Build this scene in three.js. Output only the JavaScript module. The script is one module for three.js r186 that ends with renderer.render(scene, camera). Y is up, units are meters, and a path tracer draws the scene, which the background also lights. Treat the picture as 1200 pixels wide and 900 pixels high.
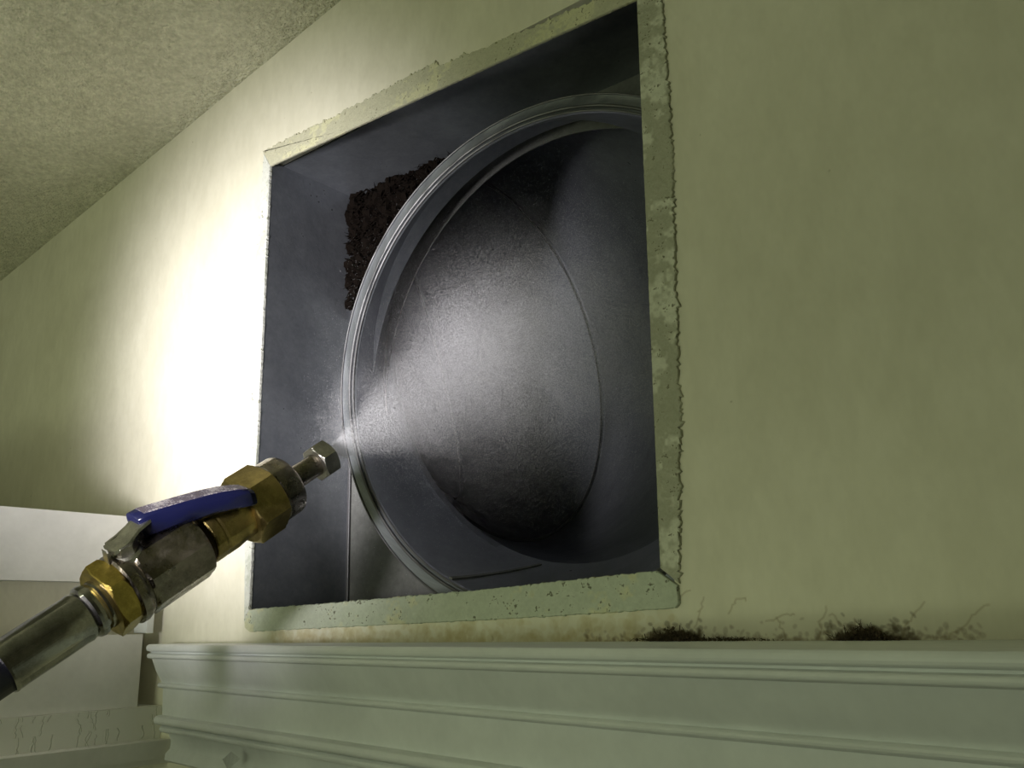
import * as THREE from 'three';
import { mergeGeometries, toCreasedNormals } from 'three/addons/utils/BufferGeometryUtils.js';
import { RectAreaLightUniformsLib } from 'three/addons/lights/RectAreaLightUniformsLib.js';

// ---------------------------------------------------------------- camera, light, exposure
RectAreaLightUniformsLib.init();
const scene = new THREE.Scene();
scene.background = new THREE.Color(0, 0, 0);
const renderer = new THREE.WebGLRenderer({ antialias: true });
renderer.toneMapping = THREE.LinearToneMapping;
renderer.toneMappingExposure = 1.0;
renderer.shadowMap.enabled = true;
const camera = new THREE.PerspectiveCamera(45.43, 1200 / 900, 0.02, 30);
camera.position.set(0, 2, 0.45);
camera.up.set(0.1732, 0.96718, 0.18591);
camera.lookAt(-0.6043, 2.25342, 0.45 - 0.75538);
scene.add(camera);

const BEAM_FROM = [-0.4, 2.03, 0.79], BEAM_TO = [-0.632, 2.232, 0];
const BEAM_POWER = 6.2, BEAM_ANGLE = 16.8, BEAM_PENUMBRA = 0.75;
const LAMP_TO = [-0.45, 1.98, 0];
const LAMP_POWER = 2.55, LAMP_COLOR = [0.90, 1, 0.64];
const LAMP_AT = [-0.40, 1.98, 1.2], LAMP_SIZE = [0.5, 0.3];

function lit(l) { l.castShadow = true; l.shadow.bias = -0.0005; scene.add(l); return l; }
const beam = new THREE.SpotLight(new THREE.Color(1, 0.95, 0.97), BEAM_POWER, 0, THREE.MathUtils.degToRad(BEAM_ANGLE), BEAM_PENUMBRA, 2);
beam.name = 'flashlight_beam';
beam.position.set(...BEAM_FROM); beam.target.position.set(...BEAM_TO);
beam.shadow.radius = 4.5;
beam.shadow.mapSize.set(2048, 2048); beam.shadow.camera.near = 0.05;
lit(beam); scene.add(beam.target);
const roomLight = new THREE.RectAreaLight(new THREE.Color(...LAMP_COLOR), LAMP_POWER * 1.8, ...LAMP_SIZE);
roomLight.name = 'room_lamp_light';
roomLight.position.set(...LAMP_AT); roomLight.lookAt(...LAMP_TO);
scene.add(roomLight);
const UP_AT = [-1.0, 1.85, 1.25], UP_POWER = 12;
const upLight = new THREE.RectAreaLight(new THREE.Color(...LAMP_COLOR), UP_POWER, 0.3, 0.3);
upLight.name = 'floor_lamp_light'; upLight.position.set(...UP_AT); upLight.lookAt(UP_AT[0], UP_AT[1] + 1, UP_AT[2] - 0.15); scene.add(upLight);

// ---------------------------------------------------------------- helpers
let seed = 7;
const rnd = () => { seed = (seed + 0x6d2b79f5) | 0; let t = Math.imul(seed ^ (seed >>> 15), 1 | seed); t = (t + Math.imul(t ^ (t >>> 7), 61 | t)) ^ t; return ((t ^ (t >>> 14)) >>> 0) / 4294967296; };
const V = (x, y, z) => new THREE.Vector3(x, y, z);
const gauss = () => Math.sqrt(-2 * Math.log(rnd() + 1e-9)) * Math.cos(6.28318 * rnd());
const used = {};
const numbered = (n) => { const k = used[n] = (used[n] ?? -1) + 1; return k ? `${n}_${String(k).padStart(3, '0')}` : n; };
function info(o, label, category, kind, group) {
  if (label) o.userData.label = label;
  if (category) o.userData.category = category;
  if (kind) o.userData.kind = kind;
  if (group) o.userData.group = group;
  return o;
}
function group(name, label, category, [x, y, z] = [0, 0, 0], kind) {
  const g = new THREE.Group(); g.name = numbered(name); g.position.set(x, y, z); scene.add(g);
  return info(g, label, category, kind);
}
function mesh(name, geo, mat, parent = scene) {
  const m = new THREE.Mesh(Array.isArray(geo) ? mergeGeometries(geo.map((g) => clean(g))) : geo, mat);
  m.name = parent === scene ? numbered(name) : name; m.castShadow = m.receiveShadow = true; parent.add(m); return m;
}
function clean(g) { g = g.index ? g.toNonIndexed() : g; for (const k of Object.keys(g.attributes)) if (!['position', 'normal', 'uv'].includes(k)) g.deleteAttribute(k); if (!g.attributes.normal) g.computeVertexNormals(); return g; }
// box with uv in metres and slightly chamfered edges
function box(w, h, d, x = 0, y = 0, z = 0, c = 0) {
  let g;
  if (c) {
    const s = new THREE.Shape(); const a = w / 2 - c, b = h / 2 - c;
    s.moveTo(-a, -b); s.lineTo(a, -b); s.lineTo(a, b); s.lineTo(-a, b); s.closePath();
    g = new THREE.ExtrudeGeometry(s, { depth: d - 2 * c, bevelEnabled: true, bevelSize: c, bevelThickness: c, bevelSegments: 2, steps: 1 });
    g.translate(0, 0, -d / 2 + c);
  } else {
    g = new THREE.BoxGeometry(w, h, d); metricUV(g);
  }
  if (c) metricUV(g);
  return g.translate(x, y, z);
}
function metricUV(g) {
  if (g.index) { const n = g.toNonIndexed(); g.index = null; g.attributes = n.attributes; }
  const p = g.attributes.position, n = g.attributes.normal, uv = new Float32Array(p.count * 2);
  for (let i = 0; i < p.count; i++) {
    const ax = Math.abs(n.getX(i)), ay = Math.abs(n.getY(i)), az = Math.abs(n.getZ(i));
    const [u, v] = az >= ax && az >= ay ? [p.getX(i), p.getY(i)] : ax >= ay ? [p.getZ(i), p.getY(i)] : [p.getX(i), p.getZ(i)];
    uv[2 * i] = u; uv[2 * i + 1] = v;
  }
  g.setAttribute('uv', new THREE.BufferAttribute(uv, 2)); return g;
}
// skin over closed rings of points; uv in metres
function loft(rings, { caps = [false, false], crease = 0.6, closed = true } = {}) {
  const n = rings[0].length, pos = [], uv = [], idx = [];
  const cols = closed ? n + 1 : n; let v = 0;
  rings.forEach((r, k) => {
    if (k) v += r[0].distanceTo(rings[k - 1][0]);
    let u = 0;
    for (let i = 0; i < cols; i++) { const p = r[i % n]; if (i) u += p.distanceTo(r[i - 1]); pos.push(p.x, p.y, p.z); uv.push(u, v); }
  });
  for (let k = 0; k + 1 < rings.length; k++) for (let i = 0; i + 1 < cols; i++) {
    const a = k * cols + i, b = a + 1, c = a + cols, d = c + 1; idx.push(a, b, d, a, d, c);
  }
  const cap = (r, flip) => {
    const c = r.reduce((s, p) => s.add(p), V(0, 0, 0)).divideScalar(n), b = pos.length / 3;
    pos.push(c.x, c.y, c.z); uv.push(0, 0);
    r.forEach((p) => { pos.push(p.x, p.y, p.z); uv.push(p.x - c.x, p.y - c.y); });
    for (let i = 0; i < n; i++) { const q = b + 1 + i, w = b + 1 + (i + 1) % n; idx.push(...(flip ? [b, w, q] : [b, q, w])); }
  };
  if (caps[0]) cap(rings[0], true);
  if (caps[1]) cap(rings[rings.length - 1], false);
  const g = new THREE.BufferGeometry();
  g.setAttribute('position', new THREE.Float32BufferAttribute(pos, 3)); g.setAttribute('uv', new THREE.Float32BufferAttribute(uv, 2)); g.setIndex(idx);
  return toCreasedNormals(g, crease);
}
// turned part about z: [[r, z], ...]
function turned(profile, seg = 64, crease = 0.5) {
  return loft(profile.map(([r, z]) => Array.from({ length: seg }, (_, i) => V(r * Math.cos(i / seg * 6.2831853), r * Math.sin(i / seg * 6.2831853), z))), { crease });
}
// chamfered polygonal nut about z
function nut(apothem, z0, z1, sides = 6, turn = 0, chamfer = [0.35, 0.35], bore = 0) {
  const seg = sides * 16, rings = [], half = Math.PI / sides, top = apothem / Math.cos(half);
  const cut = (top - apothem * 0.985), zs = [0, .04, .08, .14, .2, .3, .4, .5, .6, .7, .8, .86, .92, .96, 1].map((t) => z0 + (z1 - z0) * t);
  const ring = (z, f) => Array.from({ length: seg }, (_, i) => {
    const th = i / seg * Math.PI * 2, q = ((th % (2 * half)) + 2 * half) % (2 * half) - half;
    const lim = apothem * 0.985 + Math.min(chamfer[0] ? (z - z0) / chamfer[0] : 9, chamfer[1] ? (z1 - z) / chamfer[1] : 9) + 0;
    const r = Math.min(apothem / Math.cos(q), lim) * f; return V(r * Math.cos(th + turn), r * Math.sin(th + turn), z);
  });
  if (bore) rings.push(ring(z0, bore));
  for (const z of zs) rings.push(ring(z, 1));
  if (bore) rings.push(ring(z1, bore));
  return loft(rings, { caps: bore ? [false, false] : [true, true], crease: 0.35 });
}
// ---- noise textures
function lattice(n, s) { let k = s; const r = () => { k = (k * 1664525 + 1013904223) >>> 0; return k / 4294967296; }; return Float32Array.from({ length: n * n }, r); }
function noiseField(size, octaves, sd) {             // octaves: [[cells x, cells y, weight], ...]; tiles
  const out = new Float32Array(size * size);
  octaves.forEach(([cx, cy, w], o) => {
    const n = Math.max(cx, cy), L = lattice(n, sd * 977 + o * 131 + 5);
    for (let y = 0; y < size; y++) for (let x = 0; x < size; x++) {
      const fx = x / size * cx, fy = y / size * cy, ix = Math.floor(fx), iy = Math.floor(fy); let a = fx - ix, b = fy - iy; a = a * a * (3 - 2 * a); b = b * b * (3 - 2 * b);
      const X = (i) => i % cx, Y = (i) => i % cy, g = (i, j) => L[Y(j) * n + X(i)];
      out[y * size + x] += w * ((g(ix, iy) * (1 - a) + g(ix + 1, iy) * a) * (1 - b) + (g(ix, iy + 1) * (1 - a) + g(ix + 1, iy + 1) * a) * b - 0.5);
    }
  });
  return out;
}
function texture(size, fn, srgb, repeat = 1) {
  const d = new Uint8Array(size * size * 4);
  for (let i = 0; i < size * size; i++) { const c = fn(i % size, Math.floor(i / size), i); for (let k = 0; k < 3; k++) d[i * 4 + k] = Math.max(0, Math.min(255, (Array.isArray(c) ? c[k] : c))); d[i * 4 + 3] = 255; }
  const t = new THREE.DataTexture(d, size, size); t.wrapS = t.wrapT = THREE.RepeatWrapping; t.magFilter = THREE.LinearFilter; t.minFilter = THREE.LinearMipmapLinearFilter; t.generateMipmaps = true;
  if (srgb) t.colorSpace = THREE.SRGBColorSpace;
  t.repeat.set(repeat, repeat); t.needsUpdate = true; return t;
}
const grey = (f, mid, amp) => (x, y, i) => mid + f[i] * amp;
const mix = (a, b, t) => a.map((v, k) => v + (b[k] - v) * Math.max(0, Math.min(1, t)));

// ---------------------------------------------------------------- materials
const S = (o) => new THREE.MeshStandardMaterial({ roughness: 0.8, side: THREE.DoubleSide, ...o });
const fWall = noiseField(512, [[5, 3, .5], [18, 7, .5], [60, 22, .6], [150, 70, .35]], 1);
const fFine = noiseField(512, [[40, 40, .7], [110, 110, .7], [230, 230, .5]], 2);
const fBlot = noiseField(512, [[4, 4, .8], [9, 9, .6], [22, 22, .45], [70, 70, .3]], 3);
const fPop = noiseField(512, [[60, 60, .6], [100, 100, .8], [200, 200, .5]], 4);

// wall paint: pale yellow-green, roller streaks; hairline cracks and small dark specks
const PAINT = [226, 222, 203], CREAM = [226, 220, 198];
// one tile of the wall map spans 1.25 m: x -1.25 ... 0, y 1.25 ... 2.5
const wallMap = (() => {
  const N = 2048, K = N / 1.25, cv = document.createElement('canvas'); cv.width = cv.height = N; const c = cv.getContext('2d');
  const im = c.createImageData(N, N);
  for (let y = 0; y < N; y++) for (let x = 0; x < N; x++) {
    const i = (y % 512) * 512 + (x % 512), b = ((y >> 2) % 512) * 512 + ((x >> 2) % 512), t = fBlot[b] * 12 + fBlot[i] * 6, o = (y * N + x) * 4;
    im.data[o] = PAINT[0] + t + fWall[i] * 9; im.data[o + 1] = PAINT[1] + t + fWall[i] * 9; im.data[o + 2] = PAINT[2] + t * 1.1 + fWall[i] * 10; im.data[o + 3] = 255;
  }
  c.putImageData(im, 0, 0);
  const px = (x, y) => [(x + 1.25) * K, (2.5 - y) * K];
  const blot = (x0, x1, y0, y1, n, col, rad) => { for (let k = 0; k < n; k++) { const [a, b] = px(x0 + rnd() * (x1 - x0), y0 + Math.abs(gauss()) * 0.5 * (y1 - y0)); c.fillStyle = col; c.beginPath(); c.ellipse(a, b, rad * (0.4 + rnd()), rad * (0.3 + rnd() * 0.7), rnd() * 3, 0, 7); c.fill(); } };
  blot(-0.60, -0.25, 1.988, 2.004, 420, 'rgba(176,150,88,.10)', 7);      // yellow-brown water stains below the opening
  blot(-0.31, -0.10, 1.986, 1.994, 700, 'rgba(84,62,40,.18)', 2.4);      // dirt along the top of the moulding
  blot(-0.17, -0.128, 1.987, 1.9965, 260, 'rgba(62,46,28,.30)', 2.6);
  blot(-0.268, -0.236, 1.987, 1.996, 260, 'rgba(62,46,28,.30)', 2.6);
  blot(-1.2, -0.02, 2.0, 2.9, 46, 'rgba(96,84,52,.5)', 0.9);             // specks
  const crack = (x, y, dx, dy, n) => { c.beginPath(); let [a, b] = px(x, y); c.moveTo(a, b); for (let k = 0; k < n; k++) { a += dx * 3 + gauss() * 1.6; b -= dy * 3 + gauss() * 1.6; c.lineTo(a, b); } c.stroke(); };
  c.strokeStyle = 'rgba(120,100,62,.32)'; c.lineWidth = 1.1;
  for (const [x, y, dx, dy, n] of [[-0.152, 1.99, .1, 1, 7], [-0.158, 1.993, -.8, .6, 7], [-0.150, 1.996, 1, -.2, 8], [-0.136, 1.99, .5, .9, 9], [-0.172, 1.99, .1, 1, 9], [-0.19, 1.991, -.1, 1, 7], [-0.2, 1.999, 1, .1, 9], [-0.22, 2.003, .9, .2, 8], [-0.115, 1.99, .9, .8, 10], [-0.24, 1.996, .2, 1, 10], [-0.38, 1.990, .05, 1, 4], [-0.25, 2.012, .8, .6, 5]]) crack(x, y, dx, dy, n);
  const t = new THREE.CanvasTexture(cv); t.colorSpace = THREE.SRGBColorSpace; t.wrapS = t.wrapT = THREE.RepeatWrapping; t.repeat.set(0.8, 0.8); return t;
})();
const mWall = S({ color: 0xffffff, roughness: 0.62, map: wallMap, bumpMap: texture(512, grey(fWall, 128, 90), false, 3.1), bumpScale: 0.0011 });
const mCeil = S({ color: 0xffffff, roughness: 0.95,
  map: texture(512, (x, y, i) => { const t = fBlot[i] * 14 + fPop[i] * 26; return [215 + t, 213 + t, 193 + t]; }, true, 3.6),
  bumpMap: texture(512, grey(fPop, 128, 120), false, 6), bumpScale: 0.004 });
const mWhite = S({ roughness: 0.42, map: texture(512, (x, y, i) => { const t = fBlot[i] * 12 + fFine[i] * 4; return [224 + t, 227 + t, 228 + t]; }, true, 2.5), bumpMap: texture(512, grey(fWall, 128, 70), false, 5), bumpScale: 0.0004 });
const mPanel = S({ roughness: 0.6, map: texture(512, (x, y, i) => { const t = fBlot[i] * 12 + fFine[i] * 5; return [222 + t, 222 + t, 219 + t]; }, true, 2.5), bumpMap: texture(512, grey(fBlot, 128, 90), false, 6), bumpScale: 0.0006 });
const mRoom = S({ color: new THREE.Color(0.4, 0.38, 0.3), roughness: 0.9 });
const mFloor = S({ color: new THREE.Color(0.22, 0.16, 0.11), roughness: 0.7 });
// galvanised sheet: spangle, dust specks
const mSteel = S({ roughness: 0.5, metalness: 0.7,
  map: texture(512, (x, y, i) => { const t = fBlot[i] * 16 + fFine[i] * 10; const k = fFine[i] > 0.62 && fBlot[i] > 0.12 ? 0.35 : 1; return [(138 + t) * k, (142 + t) * k, (149 + t) * k]; }, true, 4),
  roughnessMap: texture(512, grey(fBlot, 190, 70), false, 3), bumpMap: texture(512, grey(fFine, 128, 70), false, 5), bumpScale: 0.0002 });
const mSteelDull = S({ roughness: 0.62, metalness: 0.4,
  map: texture(512, (x, y, i) => { const t = fBlot[i] * 20 + fFine[i] * 10; return [110 + t, 111 + t, 108 + t]; }, true, 5), bumpMap: texture(512, grey(fFine, 128, 70), false, 5), bumpScale: 0.0002 });
const mRim = S({ roughness: 0.5, metalness: 0.7, color: new THREE.Color(0.14, 0.14, 0.145) });
// painted flange with chips down to metal and dirt specks
function flangeMat(base, chip, dark, scale) {
  return S({ roughness: 0.6,
    map: texture(512, (x, y, i) => { let c = mix(base, chip, (fBlot[i] - 0.06) * 5); if (fFine[i] > 0.34 && fBlot[(i * 7 + 911) % fBlot.length] > -0.05) c = mix(c, dark, (fFine[i] - 0.34) * 7); const t = fFine[i] * 14; return c.map((v) => v + t); }, true, scale),
    bumpMap: texture(512, (x, y, i) => 128 + fFine[i] * 60 + fBlot[i] * 80, false, scale), bumpScale: 0.0012 });
}
const mFlangeL = flangeMat([206, 208, 200], [186, 190, 178], [130, 132, 116], 6);
const mFlangeT = flangeMat([190, 188, 164], [208, 206, 172], [120, 116, 92], 7);
const mFlangeR = flangeMat([172, 172, 152], [210, 211, 194], [104, 102, 82], 7);
const mFlangeB = flangeMat([192, 199, 182], [208, 208, 176], [100, 102, 84], 6);
const mDark = S({ color: new THREE.Color(0.012, 0.011, 0.01), roughness: 0.95 });
const mWool = S({ color: 0xffffff, roughness: 1 });
const mDirt = S({ color: new THREE.Color(0.085, 0.062, 0.04), roughness: 1 });

// ---------------------------------------------------------------- room shell
const OPEN = { x0: -0.6335, x1: -0.250, y0: 2.012, y1: 2.408 };
const ceilY = (x) => 2.6106 + 0.1464 * x;
{
  const s = new THREE.Shape(); const X0 = -2.2, X1 = 1.3;
  s.moveTo(X0, 0); s.lineTo(X1, 0); s.lineTo(X1, ceilY(X1) + 0.02); s.lineTo(X0, ceilY(X0) + 0.02); s.closePath();
  const h = new THREE.Path(); h.moveTo(OPEN.x0, OPEN.y0); h.lineTo(OPEN.x0, OPEN.y1); h.lineTo(OPEN.x1, OPEN.y1); h.lineTo(OPEN.x1, OPEN.y0); h.closePath(); s.holes.push(h);
  const g = new THREE.ExtrudeGeometry(s, { depth: 0.013, bevelEnabled: false }); g.translate(0, 0, -0.013);
  info(mesh('wall_back', metricUV(g), mWall), 'pale yellow-green painted wall around the square duct opening', null, 'structure');
  const L = 3.5 / Math.cos(Math.atan(0.1464));
  const c = box(L + 0.1, 0.05, 5.05, 0, 0.025, 0); c.rotateZ(Math.atan(0.1464)); c.translate(-0.45, ceilY(-0.45), 2.5);
  info(mesh('ceiling', c, mCeil), 'sloping ceiling with a rough sprayed texture', null, 'structure');
  info(mesh('floor', box(3.6, 0.05, 5.1, -0.45, -0.025, 2.5), mFloor), null, null, 'structure');
  info(mesh('wall_left', box(0.05, 2.6, 5.1, -2.225, 1.2, 2.5), mRoom), null, null, 'structure');
  info(mesh('wall_right', box(0.05, 2.95, 5.1, 1.325, 1.4, 2.5), mRoom), null, null, 'structure');
  info(mesh('wall_front', box(3.6, 2.95, 0.05, -0.45, 1.4, 5.05), mRoom), null, null, 'structure');
}
// lamp fitting of the room and the flashlight (both behind the camera)
{
  const t = group('work_lamp', 'square frosted work lamp standing behind the camera', 'lamp', LAMP_AT);
  t.lookAt(...LAMP_TO);                                     // +z of the group looks at the wall
  mesh('diffuser', box(LAMP_SIZE[0], LAMP_SIZE[1], 0.006, 0, 0, -0.006), new THREE.MeshStandardMaterial({ color: 0x222222, emissive: new THREE.Color(...LAMP_COLOR), emissiveIntensity: 0.6 }), t);
  mesh('housing', box(LAMP_SIZE[0] + 0.03, LAMP_SIZE[1] + 0.03, 0.03, 0, 0, -0.026, 0.004), mWhite, t);
  const post = new THREE.CylinderGeometry(0.012, 0.012, 1.8, 16).translate(0, -0.9 - LAMP_SIZE[1] / 2 + 0.1, -0.055);
  mesh('stand', [post, new THREE.CylinderGeometry(0.2, 0.2, 0.02, 32).translate(0, -2.0, -0.055)], mWhite, t);
  const w = group('floor_lamp', 'white floor lamp shining up at the ceiling, behind the camera', 'lamp', [UP_AT[0], 0, UP_AT[2]]);
  mesh('diffuser', new THREE.CylinderGeometry(0.2, 0.2, 0.005, 40).translate(0, UP_AT[1] - 0.012, 0), new THREE.MeshStandardMaterial({ color: 0x222222, emissive: new THREE.Color(...LAMP_COLOR), emissiveIntensity: 0.8 }), w);
  mesh('shade', turned([[0.03, -(UP_AT[1] - 0.12)], [0.19, -(UP_AT[1] - 0.02)], [0.215, -(UP_AT[1] - 0.015)], [0.2, -(UP_AT[1] - 0.02)]], 40).rotateX(Math.PI / 2).scale(1, 1, 1), mWhite, w);
  mesh('pole', new THREE.CylinderGeometry(0.012, 0.012, UP_AT[1] - 0.1, 16).translate(0, (UP_AT[1] - 0.1) / 2, 0), mWhite, w);
  mesh('base', new THREE.CylinderGeometry(0.14, 0.15, 0.02, 32).translate(0, 0.01, 0), mWhite, w);
  const f = group('flashlight', 'small black flashlight held behind the camera', 'flashlight', BEAM_FROM);
  f.lookAt(...BEAM_TO); f.scale.setScalar(2);
  mesh('barrel', turned([[0.0001, -0.13], [0.011, -0.13], [0.012, -0.128], [0.012, -0.05], [0.017, -0.035], [0.018, -0.012], [0.0165, -0.012], [0.012, -0.028], [0.0001, -0.03]], 32), S({ color: 0x111111, roughness: 0.4 }), f);
  mesh('bulb', new THREE.SphereGeometry(0.004, 16, 12).translate(0, 0, -0.02), new THREE.MeshStandardMaterial({ color: 0, emissive: 0xffffff, emissiveIntensity: 2 }), f);
}

// ---------------------------------------------------------------- sheet-metal box in the wall
const BX = { x0: -0.6335, x1: -0.195, y0: 1.998, y1: 2.4065, zf: -0.0135, zb: -0.0985 };
const ductBox = group('duct_box', 'square grey sheet-metal duct box set into the wall, its edges smeared with wall paint', 'duct', [-0.44, 2.012, -0.0135]);
const inBox = (g) => g.translate(0.44, -2.012, 0.0135);
{
  const { x0, x1, y0, y1, zf, zb } = BX, cx = (x0 + x1) / 2, cy = (y0 + y1) / 2, d = zf - zb, cz = (zf + zb) / 2;
  const lean = (g) => g.rotateZ(0.009).translate(-0.6294, cy, 0);          // the left side leans a little
  mesh('side_panel', inBox(lean(box(0.0012, y1 - y0, d + 0.013, -0.0006, 0, cz + 0.0065))), mSteel, ductBox);
  mesh('side_panel', inBox(box(0.0012, y1 - y0, d, x1 + 0.0006, cy, cz)), mSteel, ductBox);
  mesh('top_panel', inBox(box(x1 - x0, 0.0012, d, cx, y1 + 0.0006, cz)), mSteel, ductBox);
  mesh('bottom_panel', inBox(box(x1 - x0, 0.0012, d, cx, y0 - 0.0006, cz)), mSteel, ductBox);
  // back plate with a round hole
  const s = new THREE.Shape(); s.moveTo(x0, y0); s.lineTo(x1, y0); s.lineTo(x1, y1); s.lineTo(x0, y1); s.closePath();
  const h = new THREE.Path(); h.absarc(-0.398, 2.197, 0.1845, 0, Math.PI * 2, true); s.holes.push(h);
  const g = new THREE.ExtrudeGeometry(s, { depth: 0.0012, bevelEnabled: false, curveSegments: 64 }); g.translate(0, 0, zb - 0.0012);
  mesh('back_plate', inBox(metricUV(g)), mSteelDull, ductBox);
  // folded joint up the rear left corner
  mesh('corner_fold', inBox(lean(box(0.0035, y1 - y0, 0.0016, 0.00175, 0, zb + 0.0016, 0.0006))), mRim, ductBox);
}
{
  mesh('hanger_clip', inBox(mergeGeometries([box(0.012, 0.0012, 0.004, -0.258, 2.3805, -0.03), box(0.002, 0.014, 0.004, -0.263, 2.374, -0.03), box(0.0012, 0.026, 0.004, -0.2525, 2.3935, -0.03)].map(clean))), mDark, ductBox);
  mesh('corner_tab', inBox(box(0.026, 0.0016, 0.003).rotateZ(0.42).translate(-0.268, 2.0235, -0.006)), mSteelDull, ductBox);
}
// flange strips: painted lips lying on the wall, ragged outline
function strip(name, outer, inner, mat, t = 0.0022, ragO = 0.0007, ragI = 0.0002, z = 0) {
  const lay = (pts, rag) => { const o = []; for (let i = 0; i + 1 < pts.length; i++) { const a = pts[i], b = pts[i + 1], n = Math.max(2, Math.round(Math.hypot(b[0] - a[0], b[1] - a[1]) / 0.0014)); for (let k = 0; k < n; k++) { const u = k / n; o.push([a[0] + (b[0] - a[0]) * u + (k ? gauss() * rag : 0), a[1] + (b[1] - a[1]) * u + (k ? gauss() * rag : 0)]); } } o.push(pts[pts.length - 1]); return o; };
  const all = [...lay(outer, ragO * 0.34), ...lay(inner, ragI)];
  const s = new THREE.Shape(all.map(([x, y]) => new THREE.Vector2(x, y)));
  const g = new THREE.ExtrudeGeometry(s, { depth: t, bevelEnabled: true, bevelSize: 0.0004, bevelThickness: 0.0006, bevelSegments: 1 }); g.translate(0, 0, z);
  return mesh(name, inBox(metricUV(g)), mat, ductBox);
}
strip('flange', [[-0.6405, 2.416], [-0.645, 2.28], [-0.6425, 2.14], [-0.6322, 2.006]], [[-0.6277, 2.0146], [-0.6313, 2.4016]], mFlangeL, 0.002, 0.0005);
strip('flange', [[-0.6318, 2.4016], [-0.25, 2.3865]], [[-0.2335, 2.3985], [-0.33, 2.404], [-0.42, 2.4125], [-0.43, 2.418], [-0.52, 2.417], [-0.6433, 2.4202]], mFlangeT, 0.0014, 0.0003, 0.0009);
strip('flange', [[-0.2571, 2.0286], [-0.2500, 2.3865]], [[-0.2332, 2.392], [-0.2325, 2.29], [-0.2395, 2.11], [-0.2466, 2.020]], mFlangeR, 0.0014, 0.0002, 0.0007);
strip('flange', [[-0.2476, 2.0185], [-0.2474, 2.0095], [-0.2495, 2.0072], [-0.27, 2.0065], [-0.33, 2.0045], [-0.43, 2.0025], [-0.56, 2.0000], [-0.625, 1.9985], [-0.6311, 2.0015], [-0.6322, 2.007]], [[-0.6268, 2.0146], [-0.4, 2.0205], [-0.2595, 2.0265]], mFlangeB, 0.002, 0.0006, 0.0003);

// ---------------------------------------------------------------- round collar and elbow
function circle(c, r, n, seg = 128) {                     // ring of points facing n, starting at +x
  const N = V(...n).normalize(), u = V(0, 1, 0).cross(N).normalize(), v = N.clone().cross(u);
  return Array.from({ length: seg }, (_, i) => { const t = i / seg * Math.PI * 2; return V(...c).addScaledVector(u, r * Math.cos(t)).addScaledVector(v, r * Math.sin(t)); });
}
const cO = { c: [-0.385, 2.1942, -0.054], n: [0.075, -0.004, 1] }, cI = { c: [-0.3705, 2.1865, -0.054], n: [0.1, -0.03, 1] };
const C1 = { c: [-0.380, 2.1915, -0.054], n: [0.088, -0.015, 1] };
const C2 = { c: [-0.422, 2.2196, -0.126], r: 0.1782, n: [-0.021, -0.225, 1] };
const C3 = { c: [-0.7762, 2.3364, -0.432], r: 0.2492, n: [-0.317, -0.43, 1] };
const C4 = { c: [-1.00, 2.43, -0.55], r: 0.2492, n: [-0.9, -0.42, 1] };
const C5 = { c: [-1.30, 2.52, -0.58], r: 0.2492, n: [-1, -0.3, 0.12] };
const push = (c, n, k) => { const N = V(...n).normalize(); return [c[0] + N.x * k, c[1] + N.y * k, c[2] + N.z * k]; };
const at = (C, r, k) => circle(push(C.c, C.n, k), r, C.n);
{
  const t = group('duct_collar', 'round galvanised duct collar with a beaded rim, standing in the duct box', 'duct');
  const ringOf = (p) => loft(p.map(([r, k]) => at(C1, r, k)), { crease: 0.9 });
  const rim = mesh('rim', ringOf([[0.1937, -0.040], [0.1938, -0.004], [0.1930, -0.0016], [0.1872, -0.0030], [0.1852, -0.0024], [0.1826, -0.0028], [0.1800, -0.0024], [0.1793, -0.004]]), mSteel, t);
  const wire = (r, k, w) => ringOf(Array.from({ length: 9 }, (_, q) => { const a = q / 8 * 6.28319; return [r + w * Math.cos(a), k + w * Math.sin(a)]; }));
  mesh('bead', wire(0.1930, -0.0013, 0.0008), mRim, rim); mesh('bead', wire(0.1842, -0.0018, 0.0012), mRim, rim); mesh('bead', wire(0.1806, -0.0020, 0.0010), mRim, rim);
  const a = at(C1, 0.1793, -0.004), b = circle(C2.c, C2.r, C2.n), rings = [];
  for (let k = 0; k <= 8; k++) rings.push(a.map((q, i) => q.clone().lerp(b[i], k / 8)));
  rings.push(circle(push(C2.c, C2.n, -0.0006), C2.r + 0.0012, C2.n));
  mesh('sleeve', loft(rings, { crease: 1.0 }), mSteel, t);
  // lengthwise lap seam along the bottom of the sleeve
  const seam = [], alongSeam = (A, f) => { const k = Math.floor(f); return A[k].clone().lerp(A[k + 1], f - k); };
  for (let k = 0; k <= 7; k++) {
    const A = rings[k], f = 86 + 6 * k / 8, p0 = alongSeam(A, f), p1 = alongSeam(A, f + 0.35), inw = V(C1.c[0], C1.c[1], p0.z).sub(p0).normalize().multiplyScalar(0.0013);
    seam.push([p0.clone(), p0.clone().add(inw), p1.clone().add(inw), p1.clone()]);
  }
  mesh('lap_seam', loft(seam, { caps: [true, true] }), mSteelDull, t);
}
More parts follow.
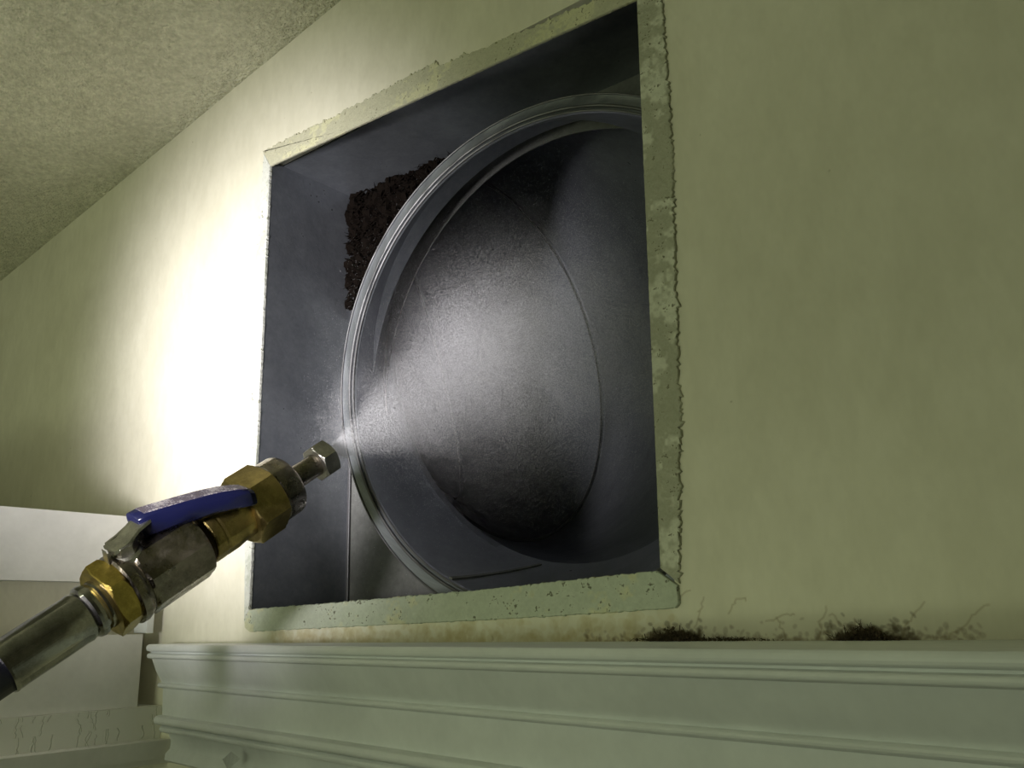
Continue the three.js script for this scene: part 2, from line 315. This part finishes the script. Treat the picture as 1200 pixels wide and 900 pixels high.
{
  const t = group('duct_elbow', 'galvanised duct bend widening and turning away into the dark behind the round collar', 'duct');
  const gore = (A, B, ra, rb, ka, kb) => { const a = at(A, ra, ka), b = at(B, rb, kb), o = []; for (let k = 0; k <= 10; k++) o.push(a.map((q, i) => q.clone().lerp(b[i], k / 10))); return loft(o, { crease: 1 }); };
  const bead = (C, r) => { const o = []; for (let k = 0; k <= 8; k++) { const h = k / 8 * Math.PI; o.push(at(C, r + 0.0005 - Math.sin(h) * 0.0042, Math.cos(h) * 0.006)); } return loft(o, { crease: 1 }); };
  mesh('gore', gore(C2, C3, 0.186, C3.r, -0.005, 0), mSteel, t);
  mesh('seam_bead', bead(C3, C3.r), mRim, t);
  mesh('gore', gore(C3, C4, C3.r, C4.r, 0, 0), mSteel, t);
  mesh('seam_bead', bead(C4, C4.r), mRim, t);
  mesh('gore', [gore(C4, C5, C4.r, C5.r, 0, 0), loft([at(C5, C5.r, 0), at(C5, C5.r * 0.5, -0.3)], { caps: [false, true] })], mSteel, t);
}
// dark shaggy insulation in the rear top-left corner of the box
{
  const geos = [], q = new THREE.Quaternion(), m = new THREE.Matrix4();
  const inTri = () => { const a = rnd(), b = rnd(), u = a + b > 1 ? 1 - a : a, v = a + b > 1 ? 1 - b : b; return [-0.631 + u * 0.15, 2.404 - v * 0.115]; };
  for (let i = 0; i < 1500; i++) {
    const [x, y] = inTri(), l = 0.005 + rnd() * 0.011, g = new THREE.ConeGeometry(0.0004 + rnd() * 0.0012, l, 4, 1, true);
    q.setFromUnitVectors(V(0, 1, 0), V(gauss() * 0.7, -0.6 + gauss() * 0.6, 0.8).normalize());
    m.compose(V(x, Math.min(y, 2.403), BX.zb + 0.004 + rnd() * 0.006), q, V(1, 1, 1)); g.applyMatrix4(m); geos.push(g);
  }
  for (let i = 0; i < 150; i++) {
    const [x, y] = inTri(), g = new THREE.IcosahedronGeometry(0.002 + rnd() * 0.005, 1), p = g.attributes.position;
    for (let k = 0; k < p.count; k++) { const f = 1 + 0.5 * Math.sin(p.getX(k) * 2100 + i) * Math.sin(p.getY(k) * 1700 + 2 * i); p.setXYZ(k, p.getX(k) * f, p.getY(k) * f, p.getZ(k) * f); }
    g.computeVertexNormals(); g.translate(x, y, BX.zb + 0.003 + rnd() * 0.004); geos.push(g);
  }
  const s = new THREE.Shape(); [[-0.632, 2.405], [-0.47, 2.405], [-0.5, 2.385], [-0.56, 2.34], [-0.6, 2.30], [-0.632, 2.275]].forEach(([x, y], i) => i ? s.lineTo(x, y) : s.moveTo(x, y));
  geos.push(new THREE.ExtrudeGeometry(s, { depth: 0.0015, bevelEnabled: false }).translate(0, 0, BX.zb + 0.0005));
  info(mesh('insulation', geos, new THREE.MeshPhysicalMaterial({ color: new THREE.Color(0.005, 0.0035, 0.0026), roughness: 1, specularIntensity: 0.1, side: THREE.DoubleSide })), 'ragged dark brown insulation tuft in the upper left corner of the duct box', 'insulation');
}

// ---------------------------------------------------------------- moulding under the opening
{
  const t = group('trim_1', 'white painted stepped moulding along the wall under the duct opening', null, [-0.719, 1.99, 0], 'structure');
  t.rotation.y = -THREE.MathUtils.degToRad(9);
  const run = (name, pts, x0, mat = mWhite) => {
    const len = 1.5, s = new THREE.Shape(pts.map(([z, y]) => new THREE.Vector2(-z, y - 1.99)));
    const g = new THREE.ExtrudeGeometry(s, { depth: len, bevelEnabled: false, curveSegments: 6 }); // extruded along z -> turn to x
    g.rotateY(Math.PI / 2); g.translate(x0, 0, 0);
    return mesh(name, metricUV(toCreasedNormals(g, 0.7)), mat, t);
  };
  const arc = (cz, cy, r, a0, a1, n = 6) => Array.from({ length: n + 1 }, (_, i) => { const a = (a0 + (a1 - a0) * i / n) * Math.PI / 180; return [cz + r * Math.cos(a), cy + r * Math.sin(a)]; });
  run('crown_strip', [[-0.2, 1.9897], [0.027, 1.9897], ...arc(0.0285, 1.9868, 0.0028, 80, -60), [0.0275, 1.9838], [0.0272, 1.9828], ...arc(0.0280, 1.9806, 0.0022, 70, -70), [0.0262, 1.9782], [0.0, 1.9782], [-0.2, 1.9782]], 0);
  run('crown_board', [[-0.02, 1.9784], [0.0265, 1.9784], [0.0225, 1.969], [0.0165, 1.9590], [-0.02, 1.9590]], 0.0012);
  run('bead_strip', [[-0.02, 1.9592], [0.0175, 1.9592], ...arc(0.0178, 1.9572, 0.0019, 80, -80), [0.0165, 1.9548], [-0.02, 1.9548]], 0.0);
  run('fascia_board', [[-0.02, 1.955], [0.0155, 1.955], [0.0145, 1.9338], [-0.02, 1.9338]], 0.0015);
  run('lower_bead', [[-0.02, 1.934], [0.0165, 1.934], ...arc(0.0172, 1.9302, 0.0036, 85, -80), [0.015, 1.9262], [-0.02, 1.9262]], 0.0);
  run('lower_bead', [[-0.02, 1.9264], [0.014, 1.9264], ...arc(0.0145, 1.9235, 0.0027, 80, -85), [0.009, 1.9205], [-0.02, 1.9205]], 0.004);
  run('cove_strip', [[-0.02, 1.9208], [0.0105, 1.9208], [0.0075, 1.914], [0.008, 1.908], [0.0115, 1.9045], [0.012, 1.9], [0.009, 1.898], [-0.02, 1.898]], 0.006);
}
// ---------------------------------------------------------------- built-in at the left: its side faces the room
{
  const X = -0.7495, t = group('built_in_cabinet', 'white painted built-in cabinet side left of the opening, with a cracked ledge', 'cabinet', [X, 1.9, 0.15]);
  const add = (name, g, m) => mesh(name, g.translate(-X, -1.9, -0.15), m, t);
  const slab = (x, y0, y1, z0, z1, th, c = 0.0008) => box(th, y1 - y0, z1 - z0, x - th / 2, (y0 + y1) / 2, (z0 + z1) / 2, c);
  add('upper_board', slab(X, 2.0400, 2.0955, 0.001, 0.42, 0.018), mPanel);
  add('top_board', slab(X - 0.018, 2.083, 2.0945, 0.001, 0.42, 0.3), mPanel);
  add('recess_panel', slab(X - 0.032, 1.985, 2.045, 0.001, 0.42, 0.01), mWall);
  add('lower_panel', slab(X, 1.9395, 1.9978, 0.0195, 0.42, 0.016), mPanel);
  add('batten', slab(X, 1.9985, 2.041, 0.0105, 0.0175, 0.02), mWhite);
  add('front_panel', box(0.36, 0.196, 0.012, X - 0.18, 1.9975, 0.426, 0.0008), mPanel);
  // cracked paint on the ledge
  const W = 1024, H = 128, cv = document.createElement('canvas'); cv.width = W; cv.height = H; const c = cv.getContext('2d');
  c.fillStyle = '#e4e4de'; c.fillRect(0, 0, W, H);
  const bv = document.createElement('canvas'); bv.width = W; bv.height = H; const b = bv.getContext('2d'); b.fillStyle = '#808080'; b.fillRect(0, 0, W, H);
  for (let i = 0; i < 30; i++) {
    let x = 10 + rnd() * (W - 20), y = rnd() < 0.5 ? 0 : H * rnd(), len = H * (0.3 + rnd() * 0.7); const pts = [[x, y]];
    for (let k = 0; k < len / 8; k++) { x += gauss() * 3.4; y += 8; pts.push([x, y]); }
    for (const [ctx, col, w, dx] of [[c, 'rgba(120,120,104,.6)', 1.3, 0], [c, 'rgba(246,246,240,.8)', 2, 3], [b, '#303030', 3, 0], [b, '#f0f0f0', 5, 4]]) { ctx.strokeStyle = col; ctx.lineWidth = w; ctx.beginPath(); pts.forEach(([px, py], k) => k ? ctx.lineTo(px + dx, py) : ctx.moveTo(px + dx, py)); ctx.stroke(); }
  }
  const tex = (v, srgb) => { const q = new THREE.CanvasTexture(v); if (srgb) q.colorSpace = THREE.SRGBColorSpace; q.wrapS = q.wrapT = THREE.RepeatWrapping; q.repeat.set(1 / 0.21, 1 / 0.026); q.offset.set(0, 0.06); return q; };
  add('ledge_board', slab(X + 0.006, 1.9135, 1.9393, -0.0, 0.42, 0.05), S({ roughness: 0.6, map: tex(cv, true), bumpMap: tex(bv), bumpScale: 0.0012 }));
  add('ledge_trim', slab(X + 0.022, 1.8995, 1.9135, -0.0, 0.42, 0.05), mPanel);
  add('ledge_trim', slab(X + 0.0205, 1.8955, 1.8995, -0.0, 0.42, 0.05), mPanel);
}
// ---------------------------------------------------------------- spray wand
const wand = group('spray_wand', 'brass and chrome spray wand with a blue lever valve, spraying into the duct', 'spray wand', [-0.5505, 1.981, 0.2169]);
wand.quaternion.setFromRotationMatrix(new THREE.Matrix4().makeBasis(V(-0.25252, 0.80926, 0.53041), V(0.96052, 0.14352, 0.23832), V(0.11674, 0.56965, -0.81355)));
{
  const M = (o) => S({ metalness: 1, roughness: 0.25, ...o });
  const tarnish = texture(512, (x, y, i) => { const t = fBlot[i] * 60 + fFine[i] * 18; return [225 + t, 225 + t, 225 + t]; }, true, 14);
  const wear = texture(512, grey(fBlot, 150, 150), false, 12);
  const scr = texture(512, grey(fFine, 128, 80), false, 10);
  const chrome = M({ color: new THREE.Color(0.55, 0.535, 0.53), roughness: 0.2, map: tarnish });
  const nickel = M({ color: new THREE.Color(0.36, 0.32, 0.26), roughness: 0.55, map: tarnish, roughnessMap: wear, bumpMap: scr, bumpScale: 0.00025 });
  const steel = M({ color: new THREE.Color(0.70, 0.68, 0.62), roughness: 0.34, map: tarnish });
  const brass = M({ color: new THREE.Color(0.58, 0.45, 0.17), roughness: 0.36, map: tarnish, bumpMap: scr, bumpScale: 0.00025 });
  const brassY = M({ color: new THREE.Color(0.66, 0.50, 0.13), roughness: 0.32, map: tarnish });
  const rubber = S({ color: new THREE.Color(0.012, 0.012, 0.03), roughness: 0.45 });
  const blue = S({ color: new THREE.Color(0.010, 0.012, 0.055), roughness: 0.22 });
  const P = (n, g, m, parent = wand) => mesh(n, g, m, parent);
  // hose, leaving the picture at the lower left
  P('hose', turned([[0.0001, -0.16], [0.0142, -0.16], [0.0142, 0.004], [0.0135, 0.006]], 48), rubber);
  P('ferrule', turned([[0.0138, 0.0006], [0.0152, 0.0003], [0.0157, 0.0016], [0.0154, 0.003], [0.0152, 0.008], [0.0153, 0.030], [0.0152, 0.044], [0.0156, 0.0475], [0.0150, 0.0495], [0.0146, 0.0505], [0.012, 0.052]], 72, 0.7), chrome);
  P('swivel_ring', turned([[0.0128, 0.050], [0.0152, 0.0512], [0.0166, 0.0525], [0.0170, 0.0545], [0.0166, 0.0565], [0.0158, 0.0580], [0.0154, 0.0596], [0.0160, 0.061], [0.0158, 0.0632]], 72, 0.8), chrome);
  P('rear_nut', nut(0.0215, 0.0622, 0.0752, 6, 0.32, [0.45, 0.9]), brassY);
  P('valve_collar', turned([[0.016, 0.0742], [0.0222, 0.0745], [0.0236, 0.0758], [0.0238, 0.0795], [0.0232, 0.0812], [0.0218, 0.083], [0.0212, 0.0862], [0.0214, 0.089]], 72, 0.6), nickel);
  P('valve_body', nut(0.0222, 0.0845, 0.1285, 8, 0.2, [0.28, 0.5]), nickel);
  P('union_gap', turned([[0.0165, 0.1265], [0.0165, 0.1345]], 48), S({ color: new THREE.Color(0.05, 0.03, 0.012), roughness: 0.6, metalness: 0.6 }));
  P('coupling', turned([[0.0150, 0.1335], [0.0176, 0.134], [0.0184, 0.1352], [0.0184, 0.141], [0.0178, 0.1425], [0.0184, 0.144], [0.0184, 0.152], [0.0176, 0.158], [0.0172, 0.163], [0.0176, 0.167], [0.0186, 0.170]], 72, 0.6), brass);
  P('front_nut', nut(0.0222, 0.1655, 0.1910, 6, 0.1, [0.9, 0.5]), brass);
  P('front_sleeve', turned([[0.0185, 0.1900], [0.0212, 0.1903], [0.0222, 0.1918], [0.0222, 0.2035], [0.0217, 0.2055], [0.0202, 0.2072], [0.0150, 0.2076], [0.0095, 0.2078], [0.0085, 0.2078]], 72, 0.5), nickel);
  P('pipe', turned([[0.0083, 0.205], [0.0083, 0.236]], 48), nickel);
  const tip = P('nozzle', nut(0.0122, 0.2345, 0.2475, 6, 0.5, [0.5, 0.5], 0.66), steel);
  P('orifice', turned([[0.0082, 0.2465], [0.0055, 0.2478], [0.004, 0.247], [0.0001, 0.2455]], 32), S({ color: 0x14120f, roughness: 0.5, metalness: 0.6 }), tip);
  // lever: stem nut, steel strap, blue vinyl grip. D = out along the stem, Evec = across
  const D = V(0.8, 0.6, 0), E2 = V(-0.6, 0.8, 0), L = (d, e, z) => V(0, 0, z).addScaledVector(D, d).addScaledVector(E2, e);
  const lever = new THREE.Group(); lever.name = 'lever'; wand.add(lever);
  const stem = nut(0.0062, 0, 0.008, 6, 0.3, [0.4, 0.4]); stem.applyQuaternion(new THREE.Quaternion().setFromUnitVectors(V(0, 0, 1), D)); { const o = L(0.0215, 0, 0.086); stem.translate(o.x, o.y, o.z); }
  P('stem_nut', [stem, (() => { const g = turned([[0.0095, 0], [0.0095, 0.003], [0.008, 0.0042], [0.003, 0.0042]], 32); g.applyQuaternion(new THREE.Quaternion().setFromUnitVectors(V(0, 0, 1), D)); const o = L(0.0195, 0, 0.086); return g.translate(o.x, o.y, o.z); })()], steel);
  const bar = (pts, w, h) => loft(pts.map(([d, e, z, sw = 1]) => [[-1, -1], [1, -1], [1, 1], [-1, 1]].map(([a, b]) => L(d + b * h / 2, e + a * w * sw / 2, z))), { caps: [true, true], crease: 0.3 });
  P('strap', [bar([[0.0285, -0.002, 0.0775], [0.0295, -0.001, 0.086], [0.0330, -0.003, 0.096], [0.0345, -0.004, 0.108]], 0.012, 0.0022),
    bar([[0.0250, -0.010, 0.080], [0.0262, -0.0098, 0.088], [0.0292, -0.0102, 0.1]], 0.0018, 0.008)], steel, lever);
  P('stop_pin', bar([[0.0215, -0.001, 0.0735], [0.0285, -0.001, 0.0742]], 0.005, 0.006), steel);
  const sect = (w, h, r) => { const o = []; for (const [sx, sy, a0] of [[1, 1, 0], [-1, 1, 90], [-1, -1, 180], [1, -1, 270]]) for (let k = 0; k <= 4; k++) { const a = (a0 + k * 22.5) * Math.PI / 180; o.push([sx * (w / 2 - r) + r * Math.cos(a), sy * (h / 2 - r) + r * Math.sin(a)]); } return o; };
  const path = [[0.0305, -0.0075, 0.0985, .80], [0.0305, -0.0072, 0.0992, .95], [0.0307, -0.0058, 0.104, 1], [0.0305, -0.0012, 0.114, 1], [0.0300, 0.0040, 0.126, 1], [0.0292, 0.0092, 0.138, 1], [0.0280, 0.0136, 0.148, 1], [0.0262, 0.0172, 0.156, .98], [0.0247, 0.0194, 0.161, .94], [0.0236, 0.0207, 0.164, .80], [0.0230, 0.0213, 0.1656, .5], [0.0228, 0.0215, 0.1660, .2]];
  const grip = P('grip', loft(path.map(([d, e, z, k]) => sect(0.0150, 0.0175 - 0.003 * (z - 0.0985) / 0.0675, 0.0042).map(([a, b]) => L(d + b * k, e + a * k, z))), { caps: [true, true], crease: 1 }), blue, lever);
  const scuff = S({ roughness: 0.55, map: texture(256, (x, y) => { const i = (y * 2) * 512 + x * 2, k = fFine[i] * 1.5 + fBlot[i]; return k > 0.22 ? [176, 170, 172] : mix([96, 88, 96], [60, 58, 92], k * 1.6 + 0.4); }, true, 30), bumpMap: scr, bumpScale: 0.0003 });
  P('scuffed_face', loft(path.slice(2, 9).map(([d, e, z, k]) => { const h = 0.00885 - 0.0015 * (z - 0.0985) / 0.0675; return [[-0.0048, h - 0.0006], [0.0048, h - 0.0006], [0.0044, h + 0.0002], [-0.0044, h + 0.0002]].map(([a, b]) => L(d + b * k, e + a * k, z)); }), { caps: [true, true], crease: 0.5 }), scuff, grip);
}
// ---------------------------------------------------------------- debris
function clump(x, y, z, w, h, n, label) {
  const geos = [], q = new THREE.Quaternion(), m = new THREE.Matrix4();
  for (let i = 0; i < n; i++) {
    const u = gauss() * 0.38, g = rnd() < 0.35 ? new THREE.IcosahedronGeometry(h * (0.07 + rnd() * 0.13), 0) : new THREE.CylinderGeometry(0.00012, 0.00025, h * (0.5 + rnd()), 4);
    q.setFromEuler(new THREE.Euler(gauss(), gauss(), gauss()));
    m.compose(V(u * w, Math.abs(gauss()) * h * 0.42 * Math.exp(-u * u * 2.5), gauss() * 0.0015), q, V(1, 1, 1)); g.applyMatrix4(m); geos.push(g);
  }
  const o = mesh('dust_clump', geos, mDirt); o.position.set(x, y, z);
  return info(o, label, 'dust');
}
clump(-0.2505, 1.9905, 0.004, 0.020, 0.0055, 330, 'dark dust clump on the moulding below the lower right corner of the opening');
clump(-0.1500, 1.9903, 0.004, 0.015, 0.0060, 330, 'denser dark dust clump on the moulding, far right of the opening');
clump(-0.2250, 1.9900, 0.003, 0.036, 0.0018, 260, 'thin trail of dark grit along the moulding top between the two dust clumps');
{
  const g = new THREE.PlaneGeometry(0.009, 0.008, 6, 6), p = g.attributes.position;
  for (let i = 0; i < p.count; i++) { const x = p.getX(i), y = p.getY(i); p.setXYZ(i, x * (1 - y * 45), y, x * x * 40 + y * y * 20); }
  g.computeVertexNormals();
  const o = mesh('paint_flake', g, mWhite); o.position.set(-0.583, 1.9125, 0.0425); o.lookAt(0, 2, 0.45); o.rotateZ(0.7);
  info(o, 'small curled white paint flake on the lowest steps of the moulding', 'paint flake');
}

// ---------------------------------------------------------------- water mist from the nozzle
{
  const N = 860000, drop = new THREE.OctahedronGeometry(1, 0);
  const mist = new THREE.InstancedMesh(drop, S({ color: new THREE.Color(0.93, 0.93, 0.97), roughness: 1, side: THREE.FrontSide }), N);
  mist.name = 'spray_mist'; mist.castShadow = false; mist.receiveShadow = true;
  const tip = V(-0.5505, 1.981, 0.2169).addScaledVector(V(0.11674, 0.56965, -0.81355), 0.2485), ax = V(0.16, 0.52, -0.84).normalize();
  const u = V(0, 1, 0).cross(ax).normalize(), v = ax.clone().cross(u), m = new THREE.Matrix4(), p = V(0, 0, 0);
  const blobs = [[-0.47, 2.22, -0.13, 0.055, 1.2], [-0.50, 2.245, -0.14, 0.045, .8], [-0.43, 2.235, -0.12, 0.06, .8], [-0.44, 2.18, -0.12, 0.06, .7], [-0.55, 2.23, -0.14, 0.04, .7], [-0.38, 2.20, -0.11, 0.06, .5], [-0.565, 2.165, -0.06, 0.024, .25], [-0.52, 2.175, -0.07, 0.035, .35]];
  const total = blobs.reduce((s, b) => s + b[4], 0);
  let i = 0;
  while (i < N) {
    const r = 0.000065 + rnd() * 0.00006;
    if (i < N * 0.095) {
      const t = 0.12 * Math.pow(rnd(), 0.9), sp = 0.0035 + Math.tan(0.42) * t, a = rnd() * 6.2832, k = Math.sqrt(rnd()) * (0.75 + 0.3 * rnd());
      p.copy(tip).addScaledVector(ax, t).addScaledVector(u, sp * k * Math.cos(a)).addScaledVector(v, sp * k * Math.sin(a));
    } else {
      let w = rnd() * total, b = 0; while (w > blobs[b][4]) w -= blobs[b++][4];
      const B = blobs[b]; p.set(B[0] + gauss() * B[3], B[1] + gauss() * B[3] * 0.8, B[2] + gauss() * B[3] * 0.7);
      if (p.z > -0.02) continue;
    }
    m.makeScale(r, r, r).setPosition(p); mist.setMatrixAt(i++, m);
  }
  // soft billows between the droplets
  const puff = new THREE.IcosahedronGeometry(1, 4), P = puff.attributes.position;
  for (let k = 0; k < P.count; k++) { const x = P.getX(k), y = P.getY(k), z = P.getZ(k), f = 1 + 0.13 * Math.sin(3 * x + 2 * y) + 0.12 * Math.sin(4 * y - 3 * z + 1) + 0.09 * Math.sin(6 * z + 5 * x + 2); P.setXYZ(k, x * f, y * f, z * f); }
  puff.computeVertexNormals();
  const M = 84, cloud = new THREE.InstancedMesh(puff, new THREE.MeshStandardMaterial({ color: new THREE.Color(0.93, 0.93, 0.97), roughness: 1, transparent: true, opacity: 0.0125, depthWrite: false, side: THREE.DoubleSide }), M);
  cloud.name = 'mist_cloud'; cloud.castShadow = false; cloud.receiveShadow = true;
  const e = new THREE.Euler(), qq = new THREE.Quaternion(), sc = V(0, 0, 0), placed = []; let tries = 0;
  for (let k = 0; k < M;) {
    let w = rnd() * total, b = 0; while (w > blobs[b][4]) w -= blobs[b++][4];
    const B = blobs[b], g = () => { let q; do q = gauss(); while (Math.abs(q) > 1.35); return q; }; let R = 0.012 + rnd() * 0.016; p.set(B[0] + g() * B[3] * 1.25, B[1] + g() * B[3] * 0.8, B[2] - 0.02 + g() * B[3] * 0.6);
    if (k < 9) { R = 0.009 + rnd() * 0.012; p.set(-0.572 + g() * 0.014, 2.178 + g() * 0.022, -0.055 + g() * 0.012); } // the puff blown back against the side panel
    else if (p.z > -0.05 || p.y < 2.155 || Math.hypot(p.x + 0.40, p.y - 2.205) > 0.165 - R * 0.5) continue;
    // keep the billows evenly spread: only a few over one another along the duct
    const into = V(-0.62, 0.28, -0.73), near = placed.filter(([q, r]) => q.clone().sub(p).cross(into).length() < 0.75 * (r + R)).length;
    if (near > 7 && tries++ < 4000) continue;
    placed.push([p.clone(), R]);
    m.compose(p, qq.setFromEuler(e.set(rnd() * 6, rnd() * 6, rnd() * 6)), sc.set(R, R * (0.7 + rnd() * 0.5), R)); cloud.setMatrixAt(k++, m);
  }
  scene.add(info(cloud, 'soft pale billows of mist drifting inside the round duct', 'mist', 'stuff'));
  scene.add(info(mist, 'fine white water mist fanning from the nozzle into the round duct', 'mist', 'stuff'));
}
renderer.render(scene, camera);
